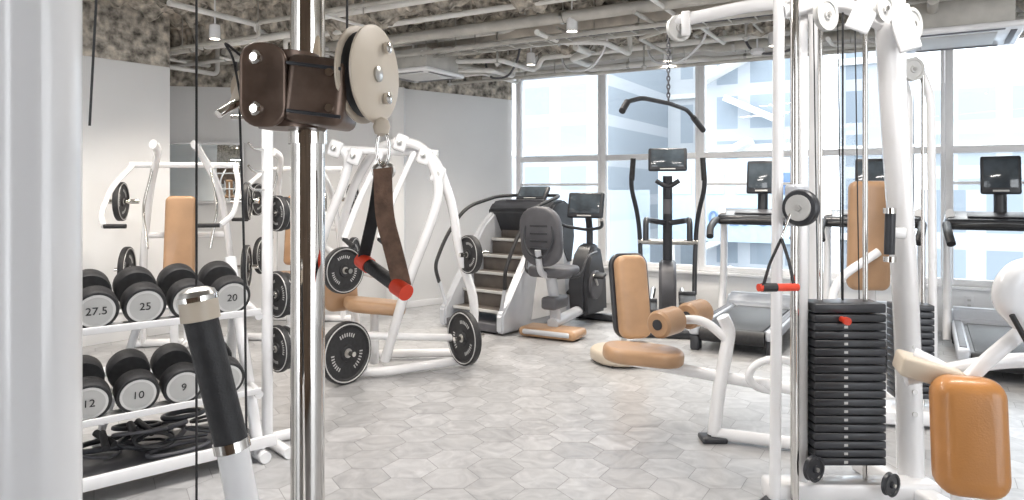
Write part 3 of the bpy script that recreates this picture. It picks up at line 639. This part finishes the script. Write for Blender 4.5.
# ------------------------------------------------------------------ multi-station machine (pulldown, cable and press stations)
Lp = root("multi_station_cable_machine")
sweep(Lp, "front_leg", [(1.13, 4.03, 0.03), (1.16, 4.05, 0.25), (1.24, 4.1, 0.60), (1.20, 4.1, 0.68)], 0.036, WHITE, 0.1, ry=0.045)
box(Lp, "leg_foot", (1.12, 4.02, 0.015), (0.14, 0.12, 0.03), BPLAS, bev=0.01)
sweep(Lp, "floor_rail", [(1.12, 4.03, 0.04), (1.55, 3.85, 0.04)], 0.035, WHITE)
sweep(Lp, "seat_beam", [(0.68, 4.15, 0.42), (1.2, 4.08, 0.34), (1.55, 3.9, 0.32)], 0.034, WHITE, 0.1)
pad(Lp, "seat_pad", (0.75, 4.12, 0.46), (0.46, 0.30, 0.085), TAN, (0, 4, -8), 0.45)
sweep(Lp, "roller_arm", [(1.22, 4.08, 0.55), (1.1, 4.14, 0.66), (0.95, 4.2, 0.64)], 0.026, WHITE, 0.1)
cyl(Lp, "roller_axle", (0.82, 4.02, 0.645), (1.16, 4.36, 0.665), 0.014, CHROME)
for c in ((0.88, 4.09, 0.65), (1.09, 4.29, 0.662)):
    d = Vector((0.6, 0.6, 0.035)).normalized()*0.085
    lathe(Lp, "thigh_roller", [(0.02, -0.095), (0.065, -0.095), (0.078, -0.08), (0.078, 0.08), (0.065, 0.095), (0.02, 0.095)], c, d, TAN, 32)
    lathe(Lp, "roller_cap", [(0.03, -0.101), (0.03, 0.101)], c, d, BPLAS, 20)
ring = [(1.45+0.15*math.cos(a), 3.98+0.03*math.cos(a), 0.38+0.085*math.sin(a)) for a in [2*math.pi*k/28 for k in range(28)]]
sweep(Lp, "frame_loop", ring, 0.022, WHITE, closed=True, n=10, ref=(0, 1, 0))
sweep(Lp, "rear_column", [(1.62, 3.84, 0.03), (1.62, 3.84, 2.40), (1.35, 3.95, 2.42), (0.92, 4.12, 2.36)], 0.034, WHITE, 0.12, ry=0.04)
pulley(Lp, "top_pulley", (0.95, 4.1, 2.32), (0.35, -0.93, 0), 0.075, 0.03, LGREY)
box(Lp, "pulley_bracket", (0.98, 4.06, 2.34), (0.05, 0.02, 0.14), WHITE, (0, 0, -20), 0.008)
for k in range(17):
    z = 2.30-k*0.0238
    rg = [(0.895+(0.008*math.cos(a) if k % 2 else 0), 4.12+(0 if k % 2 else 0.008*math.cos(a)), z+0.015*math.sin(a)) for a in [2*math.pi*j/12 for j in range(12)]]
    sweep(Lp, "chain_link_%d" % k, rg, 0.0042, DGREY, n=6, closed=True, ref=(0, 1, 0) if k % 2 else (1, 0, 0))
sweep(Lp, "lat_bar", [(0.57, 3.70, 1.81), (0.60, 3.75, 1.86), (0.70, 3.87, 1.895), (0.90, 4.12, 1.895), (1.06, 4.36, 1.885), (1.22, 4.60, 1.785)], 0.0125, BLACK, 0.05, n=12)
sweep(Lp, "lat_bar_grip_left", [(0.565, 3.695, 1.805), (0.60, 3.75, 1.858)], 0.018, BLACK)
sweep(Lp, "lat_bar_grip_right", [(1.12, 4.45, 1.848), (1.222, 4.603, 1.783)], 0.018, BLACK)

def stack(par, nm, c, w, d, z0, z1, n, rz=0):
    h = (z1-z0)/n
    for k in range(n):
        box(par, "%s_plate_%d" % (nm, k), (c[0], c[1], z0+h*(k+0.5)), (w, d, h*0.86), BPLAS, (0, 0, rz), 0.004)
    bm = bmesh.new()
    for k in range(n):
        for s in (-1, 1):
            Mx = Matrix.Translation((c[0], c[1], z0+h*(k+0.5))) @ Matrix.Rotation(R(rz), 4, 'Z') @ Matrix.Translation((-0.02, s*(d/2+0.0005), 0)) @ Matrix.Diagonal((0.016, 0.002, h*0.3, 1))
            bmesh.ops.create_cube(bm, size=1, matrix=Mx)
    finish(par, nm+"_numbers", bm, LGREY, smooth=False)

T = Lp
stack(T, "stack_a", (1.47, 3.20), 0.31, 0.15, 0.20, 0.86, 18)
box(T, "stack_a_header", (1.47, 3.20, 0.885), (0.31, 0.15, 0.04), BPLAS, bev=0.006)
lathe(T, "selector_pin", [(0.012, 0), (0.012, 0.03), (0.017, 0.04), (0.017, 0.06)], (1.43, 3.125, 0.84), (0, -1, 0), RED, 16)
for x in (1.37, 1.57): cyl(T, "guide_rod", (x, 3.20, 0.08), (x, 3.20, 2.36), 0.011, CHROME, 14)
sweep(T, "lift_cable", [(1.47, 3.2, 0.91), (1.47, 3.2, 2.3)], 0.0045, BLACK, n=8)
for k, x in enumerate((1.34, 1.41, 1.52, 1.60)): sweep(T, "side_cable_%d" % k, [(x, 3.3, 0.3), (x-0.03, 3.3, 2.3)], 0.003, BLACK, n=6)
sweep(T, "main_post", [(1.82, 3.28, 0.05), (1.79, 3.27, 0.9), (1.71, 3.25, 1.9), (1.68, 3.24, 2.4)], 0.050, WHITE, 0.3, ry=0.07, n=24)
for z in (0.4, 0.5, 0.6, 0.7): lathe(T, "post_bolt", [(0.012, 0), (0.012, 0.008)], (1.80-z*0.01, 3.212, z), (0, -1, 0), STEEL, 10)
sweep(T, "secondary_post", [(1.90, 3.5, 0.05), (1.88, 3.5, 2.4)], 0.030, WHITE, n=20)
box(T, "post_left", (1.285, 3.22, 1.22), (0.045, 0.10, 2.36), WHITE, bev=0.012)
sweep(T, "post_left_column", [(1.15, 3.15, 0.03), (1.17, 3.15, 2.4)], 0.024, WHITE, n=24)
cyl(T, "chrome_column", (1.225, 3.12, 0.06), (1.225, 3.12, 2.4), 0.018, CHROME, 24)
lathe(T, "column_foot", [(0.075, 0), (0.075, 0.02), (0.045, 0.05)], (1.15, 3.15, 0.0), (0, 0, 1), BPLAS, 24)
box(T, "base_beam", (1.5, 3.2, 0.07), (0.75, 0.13, 0.09), WHITE, bev=0.015)
box(T, "base_side", (1.82, 3.0, 0.05), (0.10, 1.2, 0.09), WHITE, (0, 0, 8), 0.015)
box(T, "top_beam", (1.47, 3.2, 2.40), (0.75, 0.14, 0.10), WHITE, bev=0.02)
sweep(T, "top_arm", [(1.18, 3.15, 2.18), (1.45, 3.2, 2.24), (1.68, 3.24, 2.14)], 0.034, WHITE, 0.1)
sweep(T, "top_arm_rear", [(1.68, 3.3, 2.24), (1.8, 3.5, 2.2), (2.1, 3.9, 2.18)], 0.035, WHITE, 0.1)
for c, r in (((1.76, 3.18, 2.13), 0.075), ((1.60, 3.1, 2.18), 0.06), ((1.36, 3.12, 2.16), 0.07), ((1.30, 3.1, 0.20), 0.055), ((1.62, 3.08, 0.14), 0.05)):
    pulley(T, "pulley", c, (0.5, -0.86, 0), r, 0.025, LGREY if c[2] > 2 else BPLAS)
box(T, "pulley_fin_a", (1.52, 3.1, 2.17), (0.10, 0.02, 0.18), WHITE, (0, 25, -20), 0.008)
box(T, "pulley_fin_b", (1.70, 3.12, 2.10), (0.09, 0.02, 0.2), WHITE, (0, -15, -20), 0.008)
box(T, "carriage", (1.225, 3.10, 1.335), (0.07, 0.09, 0.18), GREY, (0, 0, 10), 0.015)
lathe(T, "carriage_pulley", [(0.02, -0.02), (0.072, -0.02), (0.078, -0.012), (0.078, 0.012), (0.072, 0.02), (0.02, 0.02)], (1.215, 3.03, 1.325), (-0.75, -0.66, 0), BPLAS, 32)
for s in (-1, 1):
    lathe(T, "carriage_cheek", [(0.055, -0.004), (0.055, 0.004)], Vector((1.215, 3.03, 1.325))+Vector((-0.75, -0.66, 0))*0.024*s, (-0.75, -0.66, 0), LGREY, 24)
lathe(T, "carriage_bolt", [(0.014, -0.034), (0.014, 0.034)], (1.215, 3.03, 1.325), (-0.75, -0.66, 0), STEEL, 8)
sweep(T, "carriage_hook", [(1.16, 3.0, 1.30), (1.115, 2.98, 1.20)], 0.005, CHROME, n=8)
ribbon(T, "strap_left", [(1.115, 2.98, 1.20), (1.06, 2.96, 1.10), (1.03, 2.95, 1.01)], 0.028, 0.004, BLACK, (0.6, 0.7, 0))
ribbon(T, "strap_right", [(1.115, 2.98, 1.20), (1.155, 3.0, 1.10), (1.175, 3.0, 1.0)], 0.028, 0.004, BLACK, (0.6, 0.7, 0))
cyl(T, "handle_grip", (1.01, 2.95, 1.0), (1.19, 3.0, 0.995), 0.016, RED)
cyl(T, "handle_grip_core", (1.025, 2.955, 1.0), (1.09, 2.972, 0.998), 0.018, BLACK)
cyl(T, "post_grip", (1.64, 3.13, 1.12), (1.645, 3.13, 1.30), 0.022, BPLAS)
for z in (1.10, 1.31): lathe(T, "post_grip_cap", [(0.026, -0.012), (0.026, 0.012)], (1.642, 3.13, z), (0, 0, 1), CHROME, 20)
box(T, "post_grip_mount", (1.69, 3.17, 1.21), (0.08, 0.05, 0.05), WHITE, bev=0.01)

P = T
pad(P, "arm_pad", (1.535, 2.42, 0.575), (0.22, 0.15, 0.39), ORANGE, (-8, 0, -18))
sweep(P, "pad_arm", [(1.46, 2.62, 0.80), (1.54, 2.56, 0.76), (1.58, 2.50, 0.66)], 0.028, WHITE, 0.06)
box(P, "pad_bracket", (1.49, 2.58, 0.755), (0.20, 0.16, 0.07), CREAM, (0, 14, -18), 0.012)
sweep(P, "cross_arm", [(1.42, 2.6, 0.72), (1.75, 2.55, 0.80), (2.1, 2.5, 0.80)], 0.026, WHITE, 0.1)
sweep(P, "swing_arm", [(2.05, 2.5, 0.86), (1.84, 2.5, 0.92), (1.70, 2.46, 1.04), (1.72, 2.45, 1.10), (2.05, 2.5, 1.14)], 0.05, WHITE, 0.1, ry=0.07)
sweep(P, "swing_link", [(1.80, 2.48, 0.95), (1.64, 2.5, 0.80), (1.58, 2.52, 0.72)], 0.026, WHITE, 0.06)
sweep(P, "lever_bar", [(2.1, 2.5, 0.5), (1.78, 2.42, 0.80), (1.68, 2.42, 0.98)], 0.009, BLACK, 0.1)
sweep(P, "leg_a", [(2.05, 2.5, 0.03), (2.05, 2.5, 1.2), (2.1, 2.5, 1.6)], 0.045, WHITE, 0.1)
sweep(P, "leg_base", [(1.70, 2.3, 0.035), (2.3, 2.7, 0.035)], 0.04, WHITE)
sweep(P, "pad_upright", [(1.62, 2.60, 0.03), (1.62, 2.60, 0.74)], 0.032, WHITE)
sweep(P, "base_link", [(1.62, 2.60, 0.035), (2.05, 2.5, 0.035)], 0.035, WHITE)

Z = root("seated_row_machine", (2.42, 4.35, 0), -10)
stack(Z, "stack", (-0.02, -0.02), 0.22, 0.14, 0.16, 0.72, 14)
for x in (-0.08, 0.05): cyl(Z, "guide_rod", (x, -0.02, 0.05), (x, -0.02, 2.1), 0.01, CHROME, 12)
sweep(Z, "post", [(0.0, 0.12, 0.03), (0.0, 0.12, 2.0), (-0.1, 0.0, 2.16)], 0.040, WHITE, 0.1, ry=0.06)
sweep(Z, "post_side", [(0.12, 0.0, 0.03), (0.10, 0.0, 2.0), (0.0, 0.0, 2.2)], 0.024, WHITE, 0.15)
box(Z, "base", (0, 0.0, 0.06), (0.45, 0.3, 0.09), WHITE, bev=0.02)
sweep(Z, "base_spine", [(0, 0.1, 0.05), (-0.1, 0.8, 0.05)], 0.036, WHITE)
pad(Z, "back_pad", (-0.14, 0.36, 1.10), (0.26, 0.10, 0.72), TAN, (4, 0, 0), 0.2)
sweep(Z, "pad_post", [(-0.1, 0.46, 0.05), (-0.1, 0.44, 1.2)], 0.03, WHITE)
sweep(Z, "arc_arm", [(-0.1, 0.3, 1.0), (-0.4, 0.25, 0.8), (-0.42, 0.15, 0.5)], 0.028, WHITE, 0.2)
pulley(Z, "pulley", (-0.02, -0.06, 2.12), (0.3, -0.95, 0), 0.07, 0.03, LGREY)

# ------------------------------------------------------------------ outside
GR = mat("street_asphalt", (0.36, 0.37, 0.38), 0.9)
box(None, "street_ground", (10, 40, -4.1), (160, 110, 0.2), GR, bev=0)
def bmat(name, wall, win, sx, sz, mortar):
    m = bpy.data.materials.new(name); m.use_nodes = True; nt = m.node_tree; b = nt.nodes["Principled BSDF"]
    tc = nt.nodes.new("ShaderNodeTexCoord"); sp = nt.nodes.new("ShaderNodeSeparateXYZ"); cb = nt.nodes.new("ShaderNodeCombineXYZ")
    nt.links.new(tc.outputs["Object"], sp.inputs[0]); nt.links.new(sp.outputs["X"], cb.inputs["X"]); nt.links.new(sp.outputs["Z"], cb.inputs["Y"])
    br = nt.nodes.new("ShaderNodeTexBrick"); br.offset = 0; br.inputs["Scale"].default_value = 1
    br.inputs["Brick Width"].default_value = sx; br.inputs["Row Height"].default_value = sz; br.inputs["Mortar Size"].default_value = mortar
    br.inputs["Mortar Smooth"].default_value = 0
    br.inputs["Color1"].default_value = (*win, 1); br.inputs["Color2"].default_value = tuple(c*0.85 for c in win)+(1,); br.inputs["Mortar"].default_value = (*wall, 1)
    nt.links.new(cb.outputs[0], br.inputs["Vector"]); nt.links.new(br.outputs["Color"], b.inputs["Base Color"]); b.inputs["Roughness"].default_value = 0.6
    return m
def building(c, s, m, rz=-30):
    e = root("office_building", (c[0], c[1], 0), rz)
    o = box(e, "facade", (0, 0, 0), s, m, bev=0); o.location = (0, 0, -4+s[2]/2)
    for k in range(int(s[2]//3)):
        box(e, "floor_band_%d" % k, (0, -s[1]/2-0.06, -3.2+k*3.0), (s[0]+0.1, 0.2, 0.22), PIPEW, bev=0)
    return e
b1 = bmat("facade_pale", (0.50, 0.52, 0.54), (0.37, 0.41, 0.45), 1.5, 1.5, 0.22)
b2 = bmat("facade_white", (0.54, 0.55, 0.56), (0.39, 0.43, 0.47), 1.8, 3.0, 0.6)
b3 = bmat("facade_grey", (0.40, 0.42, 0.45), (0.26, 0.30, 0.34), 1.1, 1.5, 0.2)
b4 = bmat("facade_blue", (0.40, 0.46, 0.52), (0.47, 0.52, 0.57), 3.0, 1.0, 0.08)
building((2.3, 31, 0), (6.5, 8, 22), b1)
building((10.5, 36, 0), (5.5, 6, 26), b2)
eb2 = building((8.6, 25.5, 0), (3.0, 3.5, 11.5), b3)
for k in range(9):
    box(eb2, "stair_flight_%d" % k, (-0.5+0.9*(k % 2), -2.3, -3.0+k*1.4), (1.9, 0.7, 0.2), PIPEW, (0, 26 if k % 2 else -26, 0), 0.02)
building((13.8, 27, 0), (2.2, 6, 24), b3)
building((26, 18, 0), (7, 8, 15), b2)
building((17.5, 26, 0), (4, 6, 9), b1)
building((-7, 32, 0), (8, 8, 15), b4)
building((1.6, 20, 0), (3.6, 3, 5.4), b4)
building((12.5, 17.5, 0), (4.5, 3, 5.4), b3)
sg = root("street_sign_board", (5.3, 17.4, 1.15), -30)
SB = mat("sign_pale_blue", (0.38, 0.48, 0.57), 0.4, var=0.04); SBL = mat("sign_text_blue", (0.11, 0.18, 0.32), 0.4)
box(sg, "board", (0, 0, 0), (3.6, 0.2, 2.0), SB)
for x in (-1.5, 1.5): cyl(sg, "pole", (x, 0.05, -5.15), (x, 0.05, -0.9), 0.09, PIPE)
for body, z, s, x in (("0120-88", -0.45, 0.5, 0.3),):
    fc = bpy.data.curves.new("sign_text", 'FONT'); fc.body = body; fc.size = s; fc.extrude = 0.02; fc.align_x = 'CENTER'; fc.align_y = 'CENTER'; fc.materials.append(SBL)
    t = bpy.data.objects.new("sign_text", fc); COL.objects.link(t); t.parent = sg; t.location = (x, -0.12, z); t.rotation_euler = (R(90), 0, 0)
for k in range(4):
    box(sg, "sign_panel_%d" % k, (-1.2+k*0.8, -0.11, 0.4), (0.5, 0.03, 0.5), SBL if k == 3 else LGREY, bev=0.01)

# ------------------------------------------------------------------ world, sun, camera
w = bpy.data.worlds.new("World"); scene.world = w; w.use_nodes = True
bg = w.node_tree.nodes["Background"]; bg.inputs["Color"].default_value = (0.93, 0.96, 1.0, 1); bg.inputs["Strength"].default_value = 4.0
sl = bpy.data.lights.new("sun", 'SUN'); sl.energy = 3.2; sl.angle = R(22); sl.color = (1.0, 0.97, 0.92)
so = bpy.data.objects.new("sun", sl); COL.objects.link(so)
sd = Vector((-0.34*math.cos(R(44)), -0.94*math.cos(R(44)), -math.sin(R(44))))   # travels from the street into the room
so.rotation_euler = sd.to_track_quat('-Z', 'Y').to_euler(); so.location = (6, 16, 14)
for k, (x, y, p) in enumerate(((-1.5, 3.0, 55), (1.8, 2.6, 40), (0, 4.2, 25))):
    e = root("ceiling_light_panel", (x, y, 2.9))  # added overhead fill lamp, kept out of view, to brighten the interior
    box(e, "panel_housing", (0, 0, 0.03), (1.24, 0.24, 0.04), WHITE)
    for s in (-1, 1): cyl(e, "hanger", (s*0.5, 0, 0.04), (s*0.5, 0, 0.24), 0.005, STEEL, 6)
    ld = bpy.data.lights.new("panel_lamp", 'AREA'); ld.shape = 'RECTANGLE'; ld.size = 1.2; ld.size_y = 0.2; ld.energy = p; ld.color = (1, 0.95, 0.9)
    lo = bpy.data.objects.new("panel_lamp", ld); COL.objects.link(lo); lo.parent = e
cam = bpy.data.cameras.new("camera"); co = bpy.data.objects.new("camera", cam); COL.objects.link(co)
co.location = (0, 0, 1.4); co.rotation_euler = (R(90), 0, 0)
cam.sensor_width = 36; cam.lens = 36*720/1024; cam.shift_y = -60/1024; cam.clip_start = 0.05; cam.clip_end = 300
scene.camera = co
scene.view_settings.view_transform = 'Standard'
scene.view_settings.look = 'None'
scene.view_settings.exposure = 0.28
